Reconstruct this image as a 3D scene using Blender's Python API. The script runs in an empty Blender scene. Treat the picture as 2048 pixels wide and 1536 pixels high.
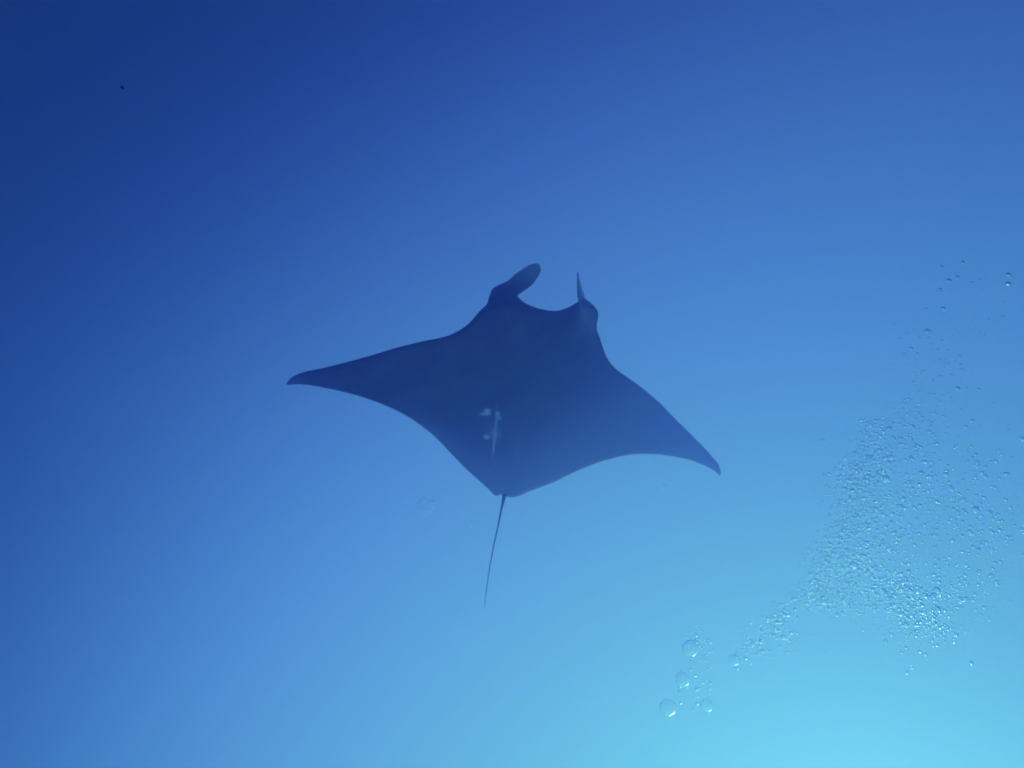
import bpy, math, random
from mathutils import Vector, Matrix, geometry, noise

sc = bpy.context.scene
random.seed(7)

# ------------------------------------------------------------------ camera
# The camera looks steeply up through open water.  Its pose is built from two
# directions: where straight up lies and where the refracted sun lies.
W, H, F = 2048.0, 1536.0, 1639.0            # reference frame and focal length in its pixels


def cam_dir(px, py):
    return Vector(((px - W / 2) / F, -(py - H / 2) / F, -1.0)).normalized()


up_c = cam_dir(1500, 2250)                  # straight up, in camera axes
sun_c = cam_dir(1800, 2050)                 # towards the sun, in camera axes
glow_c = cam_dir(2300, 1900)                # the brighter side of the water
# world z = up ; world y = horizontal part of the view direction
fwd_c = Vector((0, 0, -1))
wy = (fwd_c - up_c * fwd_c.dot(up_c)).normalized()
wx = wy.cross(up_c).normalized()
R = Matrix((wx, wy, up_c))                  # camera axes -> world axes
CAM = Vector((0, 0, 0))
cam_data = bpy.data.cameras.new("camera")
cam_data.sensor_width = 36.0
cam_data.lens = F / W * 36.0
cam_data.clip_start = 0.05
cam_data.clip_end = 500.0
cam_data.dof.use_dof = True                 # focused on the near bubbles
cam_data.dof.focus_distance = 2.3
cam_data.dof.aperture_fstop = 5.0
cam = bpy.data.objects.new("camera", cam_data)
sc.collection.objects.link(cam)
cam.matrix_world = Matrix.Translation(CAM) @ R.to_4x4()
sc.camera = cam
UP = Vector((0, 0, 1))
SUN = (R @ sun_c).normalized()
GLOW = (R @ glow_c).normalized()

# ------------------------------------------------------------------ world: daylight reaching us through the sea
COEF = [[-12.301, 28.5402, 2.1849, -34.6334, 0.8748, 0.0405, 12.164, -0.1514, 3.6435, -2.2941],
        [-11.5297, 22.4456, 9.403, -22.8328, -4.0836, -8.3463, 8.1319, 1.7563, 3.8904, 0.6491],
        [-8.5545, 18.8883, 6.7773, -19.7813, -1.6581, -0.6868, 3.9556, -3.241, 3.1687, 0.1686]]
world = bpy.data.worlds.new("World")
sc.world = world
world.use_nodes = True
nt = world.node_tree
nt.nodes.clear()
N, LK = nt.nodes.new, nt.links.new
tc = N("ShaderNodeTexCoord")


def vdot(vec):
    n = N("ShaderNodeVectorMath"); n.operation = 'DOT_PRODUCT'
    LK(tc.outputs["Generated"], n.inputs[0]); n.inputs[1].default_value = vec
    return n.outputs["Value"]


def mth(op, a, b):
    n = N("ShaderNodeMath"); n.operation = op
    for i, v in enumerate((a, b)):
        if isinstance(v, (int, float)):
            n.inputs[i].default_value = v
        else:
            LK(v, n.inputs[i])
    return n.outputs[0]


s_, z_ = vdot(GLOW), vdot(UP)
ss, zz, sz = mth('MULTIPLY', s_, s_), mth('MULTIPLY', z_, z_), mth('MULTIPLY', s_, z_)
terms = [s_, z_, ss, zz, sz, mth('MULTIPLY', ss, s_), mth('MULTIPLY', zz, z_), mth('MULTIPLY', ss, z_), mth('MULTIPLY', zz, s_)]
comb = N("ShaderNodeCombineColor")
FLOOR = (0.0006, 0.0015, 0.035)             # upwelling light of the deep
for ch in range(3):
    acc = COEF[ch][0]
    for t, k in zip(terms, COEF[ch][1:]):
        acc = mth('ADD', mth('MULTIPLY', t, k), acc)
    LK(mth('ADD', mth('EXPONENT', mth('MINIMUM', acc, 0.2), 0.0), FLOOR[ch]), comb.inputs[ch])
bg_water = N("ShaderNodeBackground")
LK(comb.outputs[0], bg_water.inputs[0]); bg_water.inputs[1].default_value = 1.0
sky = N("ShaderNodeTexSky")
sky.sky_type = 'NISHITA'
sky.sun_disc = False
sky.sun_elevation = math.asin(SUN.z)
sky.sun_rotation = math.atan2(SUN.x, SUN.y)
tint = N("ShaderNodeVectorMath"); tint.operation = 'MULTIPLY'
LK(sky.outputs[0], tint.inputs[0]); tint.inputs[1].default_value = (0.01, 0.06, 0.12)
bg_sky = N("ShaderNodeBackground")
LK(tint.outputs[0], bg_sky.inputs[0]); bg_sky.inputs[1].default_value = 0.05
add = N("ShaderNodeAddShader")
LK(bg_water.outputs[0], add.inputs[0]); LK(bg_sky.outputs[0], add.inputs[1])
wout = N("ShaderNodeOutputWorld")
LK(add.outputs[0], wout.inputs[0])

# ------------------------------------------------------------------ sun
sun_l = bpy.data.lights.new("sun", 'SUN')
sun_l.energy = 2.0
sun_l.angle = math.radians(10)              # rippled surface spreads the disc
sun_l.color = (0.10, 0.32, 0.34)            # what the sea above has left of it
sun_o = bpy.data.objects.new("sun", sun_l)
sc.collection.objects.link(sun_o)
sun_o.rotation_euler = SUN.to_track_quat('Z', 'Y').to_euler()
sun_o.location = SUN * 30

sc.view_settings.view_transform = 'Standard'
sc.view_settings.look = 'None'
sc.view_settings.exposure = 0.0
sc.view_settings.gamma = 1.0
sc.view_settings.use_curve_mapping = False
sc.render.engine = 'CYCLES'
sc.cycles.volume_bounces = 3
sc.cycles.max_bounces = 12
sc.cycles.transmission_bounces = 8
sc.cycles.transparent_max_bounces = 16
sc.cycles.caustics_reflective = False
sc.cycles.caustics_refractive = False


# ------------------------------------------------------------------ helpers
def P3(px, py, depth):
    """Point seen at pixel px,py of the 2048x1536 frame, `depth` metres along the view axis."""
    v = Vector(((px - W / 2) / F, -(py - H / 2) / F, -1.0)) * depth
    return CAM + R @ v


def new_mat(name):
    m = bpy.data.materials.new(name)
    m.use_nodes = True
    m.node_tree.nodes.clear()
    return m, m.node_tree, m.node_tree.nodes.new, m.node_tree.links.new


def link_obj(name, mesh, mat=None, parent=None):
    o = bpy.data.objects.new(name, mesh)
    if mat is not None and not mesh.materials:
        mesh.materials.append(mat)
    sc.collection.objects.link(o)
    if parent:
        o.parent = parent
    return o


def tag(o, label=None, cat=None, group=None, kind=None):
    if label: o["label"] = label
    if cat: o["category"] = cat
    if group: o["group"] = group
    if kind: o["kind"] = kind
    return o


# ------------------------------------------------------------------ the sea's own haze
hz, t, N2, L2 = new_mat("sea_haze")
pv = N2("ShaderNodeVolumePrincipled")
pv.inputs["Color"].default_value = (0.25, 0.30, 1.0, 1)
pv.inputs["Absorption Color"].default_value = (1, 1, 1, 1)
pv.inputs["Density"].default_value = 0.122
pv.inputs["Anisotropy"].default_value = 0.75
o2 = N2("ShaderNodeOutputMaterial")
L2(pv.outputs[0], o2.inputs["Volume"])
x0, x1, y0, y1, z0, z1 = -9, 9, -6, 13, -5, 10.5
hv = [(x, y, z) for x in (x0, x1) for y in (y0, y1) for z in (z0, z1)]
hm = bpy.data.meshes.new("haze")
hm.from_pydata(hv, [], [(0, 1, 3, 2), (4, 6, 7, 5), (0, 4, 5, 1), (2, 3, 7, 6), (0, 2, 6, 4), (1, 5, 7, 3)])
haze = link_obj("haze", hm, hz)
tag(haze, "blue haze of the open sea water around the ray and bubbles", kind="stuff")

# ------------------------------------------------------------------ manta ray
OUT = [(572.5, 769), (573.5, 765), (577, 760), (585, 753.5), (594, 749), (611, 743), (648, 735.5), (696, 723.5), (745, 710),
       (794, 695), (843, 683), (872, 677.5), (897, 671), (919, 660.5), (939, 645.5), (958.6, 623), (974, 608), (978, 594),
       (984, 578.5), (994, 571.5), (1005, 566.5), (1017, 560.5), (1029, 549), (1046.5, 537), (1057, 530.5), (1064, 528), (1073, 526.4),
       (1079, 529), (1082, 537), (1081.5, 542), (1078.7, 549), (1066, 568), (1052, 579), (1043, 585.5), (1035, 591), (1039.6, 597.6),
       (1045, 602.5), (1052, 607), (1068, 614), (1087.5, 619), (1099, 621), (1111, 621.7), (1121, 620.5), (1138, 614), (1148, 608.5),
       (1156, 603.5), (1161, 599), (1170, 598), (1177, 601.5), (1184, 608), (1191, 615), (1195, 621), (1196.5, 628), (1196, 637), (1193.8, 648),
       (1194, 661), (1198, 671), (1204.7, 691), (1209, 704), (1214.5, 716), (1221, 726), (1228, 734), (1236, 741.5), (1255, 754.6), (1286, 777),
       (1316.6, 803), (1347, 834), (1378, 865), (1409, 896), (1429.4, 918.7), (1436, 927), (1440, 936), (1442, 945), (1441.5, 950),
       (1439.7, 952), (1435, 947.5), (1429.4, 942), (1409, 931), (1378, 919.7), (1337, 911.5), (1318, 909.4), (1296, 908.2), (1265, 909),
       (1234.6, 914.6), (1214, 920), (1193.6, 926.5), (1152.5, 943), (1111.5, 963), (1084, 974), (1055, 984.6), (1045, 989.5), (1037.5, 992.5), (1026, 995),
       (1014, 993.4), (1008, 992.5), (1000.4, 989), (994.5, 992), (988.7, 990.5), (979, 980.7), (969, 971), (947.7, 952), (928, 934),
       (908.6, 914), (889, 893), (869.5, 873), (850, 857), (835, 846), (818.6, 835), (794, 821.4), (757.5, 805.5), (721, 793), (684, 783),
       (647.7, 775.5), (618, 770.2), (594, 768.7), (580, 770)]


def smooth_closed(pts, n):
    """Catmull-Rom through the outline, n steps per edge."""
    res = []
    m = len(pts)
    for i in range(m):
        p0, p1, p2, p3 = (Vector(pts[(i + k) % m]) for k in (-1, 0, 1, 2))
        d = (p2 - p1).length
        steps = max(1, min(n, int(d / 4)))
        for k in range(steps):
            u = k / steps
            # centripetal-ish: blend of linear and CR to avoid overshoot
            cr = 0.5 * ((2 * p1) + (-p0 + p2) * u + (2 * p0 - 5 * p1 + 4 * p2 - p3) * u * u + (-p0 + 3 * p1 - 3 * p2 + p3) * u ** 3)
            li = p1.lerp(p2, u)
            res.append(tuple(li.lerp(cr, 0.6)))
    return res


OUTS = smooth_closed(OUT, 10)


def manta_depth(px, py):
    """Distance of the ray's mid surface: rolled so that its far wing and tail lie deeper, wings gently arched."""
    sx = (px - 1040) / 435.0
    sy = (py - 760) / 230.0
    d = 6.4 + 1.75 * sx + 1.5 * sy + 0.45 * sx * sx
    if py < 620:                                        # cephalic lobe bends a little
        d += 0.9 * ((620 - py) / 90.0) ** 1.5
    return d


def body_axis_dist(px, py):
    ax, ay, bx, by = 1092, 630, 1010, 985
    vx, vy = bx - ax, by - ay
    L = math.hypot(vx, vy)
    u = ((px - ax) * vx + (py - ay) * vy) / (L * L)
    w = ((px - ax) * vy - (py - ay) * vx) / L
    return u, w


def half_thick(px, py, e):
    u, w = body_axis_dist(px, py)
    core = math.exp(-(w / 95.0) ** 2) * max(0.0, 1 - abs(u - 0.38) ** 2.2 * 1.9)
    wing = 0.035 + 0.05 * math.exp(-((px - 1040) / 260.0) ** 2)
    tt = wing + 0.20 * core
    lam = 9.0 + 34.0 * core
    return tt * (1 - math.exp(-e / lam)) ** 0.8


grid = 3.2
pts = [Vector(p) for p in OUTS]
n_out = len(pts)
edges = [(i, (i + 1) % n_out) for i in range(n_out)]


def seg_dist(p):
    best = 1e9
    for i in range(n_out):
        a = pts[i]; b = pts[(i + 1) % n_out]
        abx, aby = b.x - a.x, b.y - a.y
        q = ((p[0] - a.x) * abx + (p[1] - a.y) * aby) / (abx * abx + aby * aby)
        q = 0.0 if q < 0 else 1.0 if q > 1 else q
        dx, dy = a.x + q * abx - p[0], a.y + q * aby - p[1]
        dd = dx * dx + dy * dy
        if dd < best: best = dd
    return math.sqrt(best)


def inside(x, y):
    c = False
    j = n_out - 1
    for i in range(n_out):
        a, b = pts[i], pts[j]
        if (a.y > y) != (b.y > y) and x < (b.x - a.x) * (y - a.y) / (b.y - a.y) + a.x:
            c = not c
        j = i
    return c


ins, dist = [], []
yy = 528.0
row = 0
while yy < 996:
    xx = 570.0 + (grid / 2 if row % 2 else 0)
    while xx < 1445:
        if inside(xx, yy):
            e = seg_dist((xx, yy))
            if e > 1.6:
                ins.append((xx, yy)); dist.append(e)
        xx += grid
    yy += grid * 0.9
    row += 1
allp = [p.copy() for p in pts] + [Vector(p) for p in ins]
cd = geometry.delaunay_2d_cdt(allp, edges, [], 1, 0.001)
cv, cf, orig = cd[0], cd[2], cd[3]
edist = {}
for i, o_ in enumerate(orig):
    k = min(o_) if o_ else -1
    edist[i] = 0.0 if (k < n_out) else dist[k - n_out]


def tri(px, py, cx, cy, rx, ry, rot=0.0):
    c, s = math.cos(rot), math.sin(rot)
    dx, dy = px - cx, py - cy
    a, b = (dx * c + dy * s) / rx, (-dx * s + dy * c) / ry
    return math.exp(-(a * a + b * b))


def pale_at(px, py):
    """Pale scars and blotches on the skin, in body coordinates."""
    v = 0.0
    # thin pale seam left of the middle
    for (ax, ay, bx, by, w, k) in [(993, 806, 993, 828, 1.5, .12), (994, 832, 991, 862, 2.2, .38), (990, 866, 986, 908, 2.3, .5), (985, 912, 983, 930, 1.8, .2),
                                   (1106, 812, 1100, 850, 2.8, .07), (1100, 850, 1094, 885, 3.2, .14), (1094, 885, 1090, 910, 3.0, .07),
                                   (1035, 885, 1031, 915, 4.0, .15)]:
        vx, vy = bx - ax, by - ay
        L2_ = vx * vx + vy * vy
        u = max(0, min(1, ((px - ax) * vx + (py - ay) * vy) / L2_))
        dd = math.hypot(ax + u * vx - px, ay + u * vy - py)
        v = max(v, k * math.exp(-(dd / w) ** 2))
    v = max(v, 0.95 * tri(px, py, 975, 824, 5.5, 5.5, 0.3), 0.6 * tri(px, py, 968, 828, 8, 2.6))
    v = max(v, 0.55 * tri(px, py, 995, 829, 4.5, 6), 0.45 * tri(px, py, 999, 836, 3, 5, -0.5))
    v = max(v, 0.6 * tri(px, py, 973, 874, 6, 5, 0.4), 0.3 * tri(px, py, 990, 868, 9, 13))
    v = max(v, 0.3 * tri(px, py, 988, 942, 3, 3), 0.5 * tri(px, py, 1082, 971, 2.5, 2.5), 0.35 * tri(px, py, 1147, 803, 2.6, 2.6))
    # pale inner face of the folded lobe at the head's corner
    v = max(v, 0.16 * tri(px, py, 1171, 618, 11, 34, 0.12), 0.09 * tri(px, py, 1186, 650, 9, 40))
    v = min(1.0, v * 2.3)
    v += 0.012 * max(0.0, noise.noise(Vector((px * 0.016, py * 0.016, 3.1))))
    return v


def thin_lighten_at(px, py, e):
    """Translucency: thin margins and wing tips, plus lightening put in towards right wing and tail."""
    chord = 769 + (px - 572) * 181 / 870.0
    t_ = max(0.0, min(1.0, (py - chord + 25) / 60.0))
    v = (0.12 + 0.88 * t_) * math.exp(-e / 24.0)
    tip = max(0.0, (abs(px - 1010) - 280) / 160.0)
    v += 0.55 * min(1.0, tip) ** 1.5
    v += 0.85 * max(0.0, min(1.0, (px - 940) / 340.0)) * max(0.0, min(1.0, (py - 640) / 160.0)) + 0.8 * max(0.0, min(1.0, (py - 790) / 190.0))  # brighter veil over right wing and tail, put in as extra translucency
    if py > 0 and px > 1150 and py < 690: v += 0.45 * math.exp(-((px - 1180) / 22.0) ** 2) * min(1.0, (690 - py) / 60.0)
    if py < 600 and px < 1100: v += 0.6 * min(1.0, (600 - py) / 40.0)
    return min(1.0, v)


thin_lighten = []
verts, faces, pale = [], [], []
back_idx = {}
for i, v in enumerate(cv):
    e = edist[i]
    d = manta_depth(v.x, v.y)
    h = half_thick(v.x, v.y, e) if e > 0 else 0.0
    verts.append(P3(v.x, v.y, d - h)); pale.append(pale_at(v.x, v.y)); thin_lighten.append(min(1.0, thin_lighten_at(v.x, v.y, e) * (1 - 0.9 * min(1.0, pale[-1]))))
for i, v in enumerate(cv):
    e = edist[i]
    if e > 0:
        back_idx[i] = len(verts)
        d = manta_depth(v.x, v.y)
        verts.append(P3(v.x, v.y, d + half_thick(v.x, v.y, e) * 0.8)); pale.append(0.0); thin_lighten.append(min(1.0, 1.5 * thin_lighten_at(v.x, v.y, e)))
    else:
        back_idx[i] = i
for f in cf:
    if len(f) >= 3:
        faces.append(tuple(f))
        faces.append(tuple(back_idx[k] for k in reversed(f)))


def add_strip_tube(path, seg=8, close_start=False):
    """path: list of (point, radius)"""
    base = len(verts)
    n = len(path)
    for i, (p, r) in enumerate(path):
        a = path[max(0, i - 1)][0]; b = path[min(n - 1, i + 1)][0]
        tdir = (b - a).normalized()
        s1 = tdir.orthogonal().normalized(); s2 = tdir.cross(s1)
        for k in range(seg):
            an = 2 * math.pi * k / seg
            verts.append(p + (s1 * math.cos(an) + s2 * math.sin(an)) * r); pale.append(0.0)
    for i in range(n - 1):
        for k in range(seg):
            a0 = base + i * seg + k; a1 = base + i * seg + (k + 1) % seg
            faces.append((a0, a1, a1 + seg, a0 + seg))
    faces.append(tuple(base + k for k in reversed(range(seg))))
    faces.append(tuple(base + (n - 1) * seg + k for k in range(seg)))


# whip tail, tapering, trailing away from us
tail_px = [(1014, 960, 9.0), (1011, 980, 6.5), (1008, 994, 3.8), (1005.5, 1006, 2.7), (1002.5, 1019, 2.1), (997, 1048, 1.55), (987, 1093, 1.25), (979, 1136, 1.0),
           (972.5, 1184, 0.75), (970.5, 1200, 0.6), (969, 1217, 0.35)]
path = []
for (tx, ty, tr) in tail_px:
    d = manta_depth(1010, 985) + max(0, (ty - 990)) * 0.0014
    path.append((P3(tx, ty, d), tr * d / F))
add_strip_tube(path, 10)
n_solid_faces = len(faces)

# the folded cephalic lobe at the head's far corner: a thin curled blade seen nearly edge on
blade = []
rows = 22
for i in range(rows + 1):
    u = i / rows
    ly = 622 + (544.5 - 622) * u
    # visible left and right edges of the blade
    xl = 1160.0 - 6.3 * min(1, u * 2.2)
    if u > 0.75: xl = 1153.7 + 0.5 * (u - 0.75) * 4
    xr = 1182.0 - 25.5 * u ** 0.9 - 2.2 * math.sin(u * math.pi)
    xr = max(xr, xl + 0.9)
    ringn = 6
    for k in range(ringn + 1):
        q = k / ringn
        bow = math.sin(q * math.pi) * 0.10
        d = manta_depth(1165, 600) - 0.12 + 0.42 * (1 - u * 0.6) * (q - 0.5) + bow
        blade.append((P3(xl + (xr - xl) * q, ly, d), u, q))
base = len(verts)
th = 0.006
for (p, u, q) in blade:
    verts.append(p); pale.append(0.25)
nb = len(blade)
for (p, u, q) in blade:
    verts.append(p + (R @ Vector((0.3, 0, -1))) * th); pale.append(0.25)
rn = ringn + 1
for i in range(rows):
    for k in range(ringn):
        a = base + i * rn + k
        faces.append((a, a + 1, a + rn + 1, a + rn))
        b = a + nb
        faces.append((b, b + rn, b + rn + 1, b + 1))
    for k in (0, ringn):
        a = base + i * rn + k
        faces.append((a, a + rn, a + rn + nb, a + nb) if k == 0 else (a, a + nb, a + rn + nb, a + rn))
for k in range(ringn):
    a = base + rows * rn + k
    faces.append((a, a + 1, a + 1 + nb, a + nb))

mm = bpy.data.meshes.new("manta_ray")
mm.from_pydata(verts, [], faces)
thin_lighten += [0.25] * (len(verts) - len(thin_lighten))
at2 = mm.attributes.new("thin", 'FLOAT', 'POINT')  # thin tissue plus the lightening put in towards right wing and tail
at2.data.foreach_set("value", thin_lighten)
at = mm.attributes.new("pale", 'FLOAT', 'POINT')
at.data.foreach_set("value", pale)
for p in mm.polygons: p.use_smooth = True

# skin: near-black, faintly mottled, pale scars; the thin lobe lets some light through
sk, t, N2, L2 = new_mat("manta_skin")
outn = N2("ShaderNodeOutputMaterial")
bs = N2("ShaderNodeBsdfPrincipled")
bs.inputs["Roughness"].default_value = 0.75
bs.inputs["Specular IOR Level"].default_value = 0.04
att = N2("ShaderNodeAttribute"); att.attribute_name = "pale"
tco = N2("ShaderNodeTexCoord")
ns = N2("ShaderNodeTexNoise"); ns.inputs["Scale"].default_value = 3.2; ns.inputs["Detail"].default_value = 6
L2(tco.outputs["Object"], ns.inputs["Vector"])
rmp = N2("ShaderNodeValToRGB")
rmp.color_ramp.elements[0].position = 0.42; rmp.color_ramp.elements[0].color = (0.004, 0.005, 0.010, 1)
rmp.color_ramp.elements[1].position = 0.64; rmp.color_ramp.elements[1].color = (0.045, 0.048, 0.058, 1)
L2(ns.outputs["Fac"], rmp.inputs[0])
mx = N2("ShaderNodeMix"); mx.data_type = 'RGBA'
L2(att.outputs["Fac"], mx.inputs[0]); L2(rmp.outputs[0], mx.inputs[6]); mx.inputs[7].default_value = (0.92, 0.93, 0.90, 1)
L2(mx.outputs[2], bs.inputs["Base Color"])
bmp = N2("ShaderNodeBump"); bmp.inputs["Strength"].default_value = 0.25; bmp.inputs["Distance"].default_value = 0.02
ns2 = N2("ShaderNodeTexNoise"); ns2.inputs["Scale"].default_value = 9.0; ns2.inputs["Detail"].default_value = 5
L2(tco.outputs["Object"], ns2.inputs["Vector"]); L2(ns2.outputs["Fac"], bmp.inputs["Height"]); L2(bmp.outputs[0], bs.inputs["Normal"])
att2 = N2("ShaderNodeAttribute"); att2.attribute_name = "thin"
tr = N2("ShaderNodeBsdfTranslucent"); tr.inputs[0].default_value = (0.94, 0.88, 0.78, 1)
mxs = N2("ShaderNodeMixShader")
ml = N2("ShaderNodeMath"); ml.operation = 'MULTIPLY'; ml.inputs[1].default_value = 1.0
L2(att2.outputs["Fac"], ml.inputs[0]); L2(ml.outputs[0], mxs.inputs[0])
L2(bs.outputs[0], mxs.inputs[1]); L2(tr.outputs[0], mxs.inputs[2]); L2(mxs.outputs[0], outn.inputs[0])
sk2, t, N2, L2 = new_mat("manta_thin_lobe")
outn = N2("ShaderNodeOutputMaterial")
b1 = N2("ShaderNodeBsdfDiffuse"); b1.inputs[0].default_value = (0.30, 0.31, 0.32, 1)
b2 = N2("ShaderNodeBsdfTranslucent"); b2.inputs[0].default_value = (0.93, 0.94, 0.95, 1)
ms = N2("ShaderNodeMixShader"); ms.inputs[0].default_value = 0.95
L2(b1.outputs[0], ms.inputs[1]); L2(b2.outputs[0], ms.inputs[2]); b3 = N2("ShaderNodeBsdfTransparent")
ms2 = N2("ShaderNodeMixShader"); ms2.inputs[0].default_value = 0.28
L2(ms.outputs[0], ms2.inputs[1]); L2(b3.outputs[0], ms2.inputs[2]); L2(ms2.outputs[0], outn.inputs[0])
mm.materials.append(sk); mm.materials.append(sk2)
for i, p in enumerate(mm.polygons):
    if i >= n_solid_faces: p.material_index = 1
# store the mesh round its own origin
org = P3(1050, 780, manta_depth(1050, 780))
mm.transform(Matrix.Translation(-org))
manta = link_obj("manta_ray", mm)
manta.location = org
tag(manta, "large dark manta ray gliding overhead with wings spread, seen from below", "manta ray")

# ------------------------------------------------------------------ bubbles
gl, t, N2, L2 = new_mat("air_in_water")
outn = N2("ShaderNodeOutputMaterial")
g = N2("ShaderNodeBsdfGlass")
g.inputs["IOR"].default_value = 0.86
g.inputs["Roughness"].default_value = 0.22
L2(g.outputs[0], outn.inputs[0])


gl2 = gl.copy(); gl2.name = "thin_big_bubble"
for n_ in gl2.node_tree.nodes:
    if n_.type == 'BSDF_GLASS':
        n_.inputs["IOR"].default_value = 0.962; n_.inputs["Roughness"].default_value = 0.2
gl3 = gl.copy(); gl3.name = "faint_jelly"
for n_ in gl3.node_tree.nodes:
    if n_.type == 'BSDF_GLASS':
        n_.inputs["IOR"].default_value = 0.989; n_.inputs["Roughness"].default_value = 0.3


def ico(sub, wob, seed, flat=1.0, name="bubble"):
    import bmesh
    bm = bmesh.new()
    bmesh.ops.create_icosphere(bm, subdivisions=sub, radius=1.0)
    for v in bm.verts:
        n = noise.noise(v.co * 1.3 + Vector((seed * 3.7, 0, seed)))
        v.co *= 1 + wob * n
        v.co.z *= flat
        if v.co.z < 0: v.co.z *= 0.8        # rising bubbles are flatter underneath
    me = bpy.data.meshes.new(name)
    bm.to_mesh(me); bm.free()
    for p in me.polygons: p.use_smooth = True
    me.materials.append(gl)
    return me


BIG = [ico(4, 0.16, i, 0.92) for i in range(4)]
MED = [ico(3, 0.28, 10 + i, 0.44) for i in range(10)]


def place(px, py, diam_px, depth, mesh, rot_px=0.0, sx=1.0, name="bubble"):
    """Bubble whose long axis is turned rot_px (radians, clockwise in the photograph)."""
    o = bpy.data.objects.new(name, mesh)
    sc.collection.objects.link(o)
    r = diam_px / 2 * depth / F
    o.location = P3(px, py, depth)
    q = UP.to_track_quat('Z', 'Y').to_matrix() @ Matrix.Rotation(random.uniform(0, 6.28), 3, 'Z')
    tilt = Matrix.Rotation(random.gauss(0, 0.25) + rot_px, 3, (R @ Vector((0, 0, 1))))
    o.rotation_euler = (tilt @ q).to_euler()
    o.scale = (r * sx, r / sx ** 0.5, r)
    return o


# notable ones, each with its own label
for me_ in BIG:
    me_.materials[0] = gl2
NOTABLE = [
    (1335, 1415, 33, 1.55, "largest round bubble, lowest left below the trail of small bubbles"),
    (1413, 1411, 25, 1.65, "round bubble with bright lower rim, lowest right of the big pair"),
    (1365, 1358, 27, 1.70, "faint big bubble above the lowest bubble, with small ones beneath"),
    (1380, 1296, 31, 1.75, "big faint bubble topmost of the large ones under the trail's left end"),
    (1468, 1320, 22, 1.80, "medium bubble with bright bottom at the lower tip of the bubble cloud"),
]
for (px, py, dpx, dep, lab) in NOTABLE:
    o = place(px, py, dpx, dep, random.choice(BIG), sx=1.0)
    tag(o, lab, "bubble", "exhaled air bubbles rising")

SINGLE = [  # px, py, width px, label
    (1897, 561, 10, "small bubble with dark top, upper right above the cloud"),
    (1886, 617, 9, "small round bubble below the upper dark bubble, right of the ray"),
    (1855, 663, 11, "bright flattened bubble at the upper left edge of the sparse ones"),
    (2016, 549, 10, "bright slanted bubble near the right edge, upper of a stacked pair"),
    (2016, 567, 11, "dim bubble near the right edge, lower of a stacked pair"),
    (1926, 525, 8, "topmost dark flattened bubble above all the others"),
    (1822, 697, 8, "small slanted bubble in the sparse top of the cloud"),
    (1645, 881, 9, "lone bubble left of the bubble cloud"),
    (1943, 1326, 8, "lone bubble below the cloud at lower right"),
    (1842, 945, 9, "dark blob-like bubble in the sparse right half of the cloud"),
    (1475, 1336, 7, "small bright bubble just below the tip bubble"),
    (1548, 1271, 8, "bright flattened bubble in the trail joining the cloud"),
    (1521, 1284, 7, "bright bubble in the middle of the trail"),
    (1392, 1283, 8, "flattened bubble touching the topmost big bubble"),
    (1749, 1220, 9, "brightest dark-topped bubble on the cloud's lower edge"),
    (1814, 1345, 7, "lowest bubble of the short string hanging below the cloud"),
    (2046, 878, 9, "bright bubble cut by the right edge of the picture"),
]
for (px, py, dpx, lab) in SINGLE:
    o = place(px, py, dpx, random.uniform(1.9, 2.4), random.choice(MED))
    tag(o, lab, "bubble", "exhaled air bubbles rising")

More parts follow.
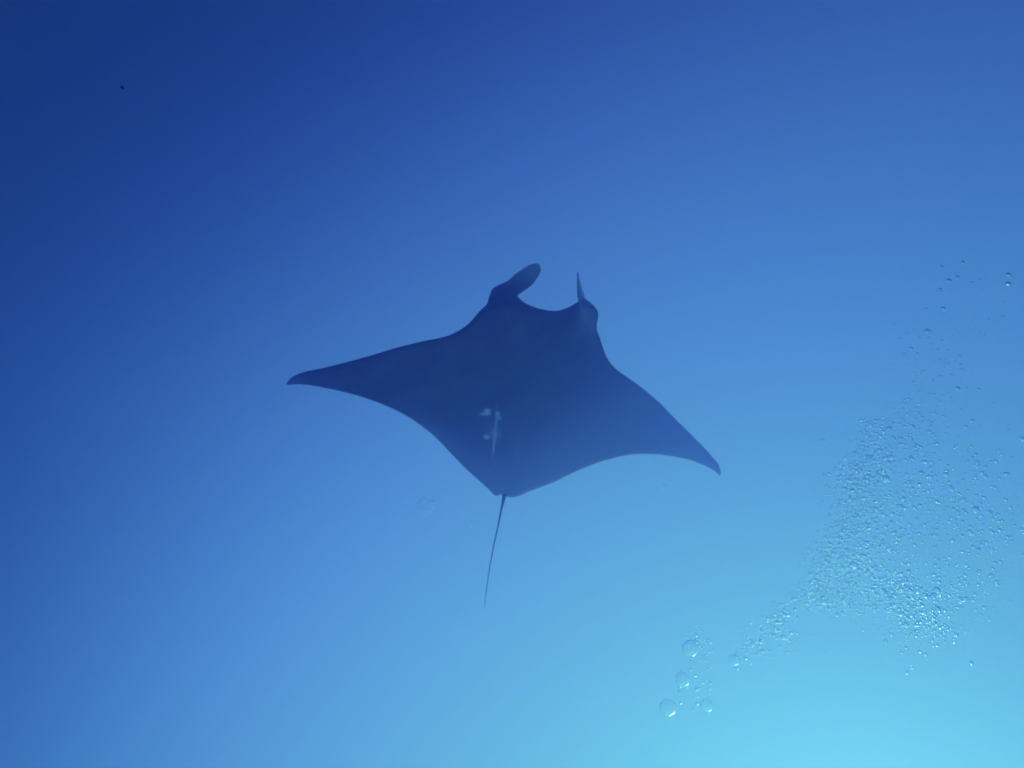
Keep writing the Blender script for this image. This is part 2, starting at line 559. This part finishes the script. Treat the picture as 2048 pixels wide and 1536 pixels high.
# the cloud: clumps measured from the photograph (centre, spread, turn, count, size, clump name)
CL = [
    # cx, cy, sx, sy, rot, n, size, label index
    (1675, 1140, 38, 32, -0.5, 330, 3.9, 0), (1625, 1185, 24, 20, -0.4, 180, 3.7, 0), (1695, 1195, 40, 22, 0.0, 200, 3.9, 0),
    (1640, 1120, 18, 22, -0.5, 90, 3.3, 0),
    (1745, 1165, 45, 28, 0.3, 150, 4.3, 1), (1805, 1195, 50, 26, 0.4, 230, 4.9, 1), (1840, 1215, 50, 26, 0.6, 130, 5.3, 1), (1890, 1180, 55, 34, 0.1, 90, 5.2, 1),
    (1705, 1075, 40, 28, -0.2, 160, 3.8, 2), (1760, 1090, 40, 30, 0.2, 140, 4.2, 2), (1675, 1055, 26, 16, -0.2, 70, 3.4, 2),
    (1715, 975, 32, 36, -0.3, 230, 4.2, 3), (1735, 930, 34, 22, -0.35, 120, 4.4, 3), (1765, 1005, 45, 40, 0.0, 130, 4.2, 3), (1690, 1010, 26, 34, -0.3, 100, 3.6, 3),
    (1740, 860, 34, 18, -0.55, 70, 4.6, 4), (1800, 895, 40, 16, -0.1, 70, 4.6, 4), (1830, 850, 22, 22, 0.4, 40, 4.6, 4), (1795, 835, 40, 18, -0.5, 50, 4.6, 4),
    (1850, 990, 60, 50, 0.0, 150, 4.8, 5), (1900, 1080, 80, 60, 0.0, 120, 5.2, 5), (1960, 980, 60, 70, 0.0, 90, 5.2, 5), (1985, 1100, 50, 60, 0.0, 50, 5.2, 5),
    (1860, 760, 50, 40, -0.3, 55, 4.6, 6), (1880, 690, 60, 40, 0.0, 30, 4.6, 6), (1960, 620, 60, 50, 0.0, 14, 4.6, 6), (1950, 820, 60, 50, 0.0, 26, 4.6, 6), (1900, 580, 40, 40, 0, 8, 4.2, 6),
    (1540, 1262, 26, 22, -0.7, 70, 4.6, 7), (1500, 1295, 18, 14, -0.7, 34, 4.0, 7), (1575, 1225, 22, 18, -0.7, 50, 4.2, 7), (1590, 1290, 40, 18, 0, 20, 3.8, 7),
    (1395, 1285, 18, 20, 0.4, 44, 3.9, 8), (1385, 1370, 22, 30, 0, 26, 4.2, 8), (1413, 1340, 16, 40, 0, 18, 3.6, 8),
    (1825, 1300, 20, 26, 0, 14, 4.2, 9), (1790, 1260, 60, 14, 0.1, 30, 4.6, 9), (1960, 1220, 50, 20, 0, 16, 5.0, 9), (1860, 1260, 40, 14, 0.1, 22, 4.6, 9),
]
LAB = ["small air bubble in the densest pale clump at the cloud's lower left",
       "small flattened bubble in the dark-flecked lower edge of the bubble cloud",
       "small bubble in the band between the cloud's two dense clumps",
       "small bubble in the dense upper left clump of the bubble cloud",
       "small bubble in the arching upper fringe of the bubble cloud",
       "flattened bubble in the loose right half of the bubble cloud",
       "stray bubble high above the dense bubble cloud",
       "small round bubble in the trail between the big bubbles and the cloud",
       "tiny bubble scattered around the four big round bubbles",
       "stray bubble just under the lower edge of the bubble cloud"]
GRP = ["bubbles in the densest clump", "bubbles along the cloud's lower edge", "bubbles in the middle band", "bubbles in the upper left clump",
       "bubbles in the upper fringe", "bubbles in the loose right half", "stray bubbles above the cloud", "bubbles in the trail",
       "tiny bubbles round the big ones", "stray bubbles under the cloud"]
cloud = []
for (cx, cy, sx, sy, rot, n, size, li) in CL:
    c, s = math.cos(rot), math.sin(rot)
    for _ in range(int(n * 1.2)):
        a, b = random.gauss(0, 1), random.gauss(0, 1)
        if abs(a) > 1.9: a = random.uniform(-1.6, 1.6)
        if abs(b) > 1.9: b = random.uniform(-1.6, 1.6)
        px = cx + a * sx * c - b * sy * s
        py = cy + a * sx * s + b * sy * c
        w = size * 0.78 * math.exp(random.gauss(0, 0.38))
        cloud.append((w, px, py, li, rot))
# fine fizz between them
for _ in range(2200):
    (cx, cy, sx, sy, rot, n, size, li) = random.choices(CL, [k[5] for k in CL])[0]
    a, b = random.gauss(0, 1.15), random.gauss(0, 1.15)
    px = cx + a * sx * math.cos(rot) - b * sy * math.sin(rot) - 6
    py = cy + a * sx * math.sin(rot) + b * sy * math.cos(rot)
    cloud.append((random.uniform(1.4, 2.6), px, py, li, rot))
cloud = [k for k in cloud if k[1] < 2075]
cloud.sort(key=lambda k: -k[0])
n_single = 300 - len(NOTABLE) - len(SINGLE)
chosen = cloud[:n_single]
SPECIAL = {}
for li_ in range(len(GRP)):
    mem = [k for k, c_ in enumerate(chosen) if c_[3] == li_]
    zone = GRP[li_].replace("stray bubbles", "strays").replace("tiny bubbles", "tiny ones").replace("bubbles ", "those ")
    for word, keyf in (("largest", lambda k: -chosen[k][0]), ("leftmost", lambda k: chosen[k][1]), ("rightmost", lambda k: -chosen[k][1]),
                       ("topmost", lambda k: chosen[k][2]), ("lowest", lambda k: -chosen[k][2])):
        free = sorted((k for k in mem if k not in SPECIAL), key=keyf)
        if free and len(mem) > 2:
            SPECIAL[free[0]] = "small air bubble, %s of the %s" % (word, zone)
# finer shares of the two widest clumps
SUB = {5: ((1900, "left part of the loose right half"), (1965, "middle of the loose right half"), (9999, "far right of the loose right half")),
       1: ((1780, "left stretch of the cloud's dark-flecked lower edge"), (1840, "middle stretch of the cloud's dark-flecked lower edge"),
           (9999, "right end of the cloud's dark-flecked lower edge"))}
for k, (w, px, py, li, rot) in enumerate(chosen):
    o = place(px, py, w, random.uniform(2.0, 3.0), random.choice(MED), rot_px=-rot * 0.4, sx=random.uniform(0.95, 1.35))
    lab, grp = LAB[li], GRP[li]
    if li in SUB:
        part_ = next(t_ for lim, t_ in SUB[li] if px < lim)
        band = "upper" if py < (1030 if li == 5 else 1195) else "lower"
        size_ = "larger" if w > 7.0 else "small"
        lab, grp = "%s flattened bubble, %s side, %s" % (size_, band, part_), "bubbles, %s %s side, %s" % (size_, band, part_)
    tag(o, SPECIAL.get(k, lab), "bubble", grp)

# all the rest in one mesh
tmpl = []
for i in range(6):
    me = ico(2, 0.3, 40 + i, 0.44, "tmp")
    tmpl.append(([v.co.copy() for v in me.vertices], [tuple(p.vertices) for p in me.polygons]))
    bpy.data.meshes.remove(me)
V, Fc = [], []
for (w, px, py, li, rot) in cloud[n_single:]:
    dep = random.uniform(2.0, 3.2)
    r = w / 2 * dep / F
    loc = P3(px, py, dep)
    tv, tf = random.choice(tmpl)
    M3 = (Matrix.Rotation(random.gauss(0, 0.25) - rot * 0.4, 3, (R @ Vector((0, 0, 1)))) @ Matrix.Rotation(random.uniform(0, 6.28), 3, 'Z')) @ Matrix.Diagonal((r * random.uniform(0.9, 1.3), r, r))
    b0 = len(V)
    V.extend([(M3 @ v) + loc for v in tv])
    Fc.extend([(a + b0, b + b0, c + b0) for (a, b, c) in tf])
fm = bpy.data.meshes.new("fine_bubbles")
fm.from_pydata(V, [], Fc)
for p in fm.polygons: p.use_smooth = True
fz = link_obj("fine_bubbles", fm, gl)
tag(fz, "cloud of countless tiny air bubbles at the lower right", "bubbles", kind="stuff")

# ------------------------------------------------------------------ specks in the water
sp, t, N2, L2 = new_mat("dark_debris")
outn = N2("ShaderNodeOutputMaterial")
bs = N2("ShaderNodeBsdfPrincipled"); bs.inputs["Roughness"].default_value = 0.9
nz = N2("ShaderNodeTexNoise"); nz.inputs["Scale"].default_value = 60
rp = N2("ShaderNodeValToRGB")
rp.color_ramp.elements[0].color = (0.01, 0.01, 0.012, 1); rp.color_ramp.elements[1].color = (0.04, 0.035, 0.03, 1)
L2(nz.outputs["Fac"], rp.inputs[0]); L2(rp.outputs[0], bs.inputs["Base Color"]); L2(bs.outputs[0], outn.inputs[0])


def speck(px, py, w, h, rot, depth, mat, name, seed):
    import bmesh
    bm = bmesh.new()
    bmesh.ops.create_icosphere(bm, subdivisions=3, radius=1.0)
    for v in bm.verts:
        v.co *= 1 + 0.45 * noise.noise(v.co * 1.1 + Vector((seed, 2, 0)))
        v.co.x *= w / 2; v.co.y *= h / 2 * (1 - 0.35 * v.co.x / (w / 2)); v.co.z *= h / 2
    k = depth / F
    bmesh.ops.transform(bm, verts=bm.verts, matrix=(R @ Matrix.Rotation(rot, 3, 'Z')).to_4x4() @ Matrix.Scale(k, 4))
    me = bpy.data.meshes.new(name)
    bm.to_mesh(me); bm.free()
    for p in me.polygons: p.use_smooth = True
    o = link_obj(name, me, mat)
    o.location = P3(px, py, depth)
    return o


# faint jelly-like blobs and pale flecks drifting below the ray
JEL = [ico(3, 0.5, 70 + i, 0.8, "jelly") for i in range(3)]
for me_ in JEL:
    me_.materials[0] = gl3
o = place(852, 1012, 34, 2.2, JEL[0], name="drifting_blob"); tag(o, "large faint blob in the water below the left wing", "plankton")
o = place(1331, 975, 15, 2.4, JEL[1], name="drifting_blob"); tag(o, "small faint blob below the right wing tip", "plankton")
o = place(941, 1047, 9, 2.4, JEL[2], name="drifting_blob"); tag(o, "tiny faint blob just left of the ray's tail", "plankton")
o = speck(246, 176, 10.5, 4.6, -0.72, 3.0, sp, "debris", 1.0)
tag(o, "tiny dark slanted speck drifting alone at the upper left", "debris")
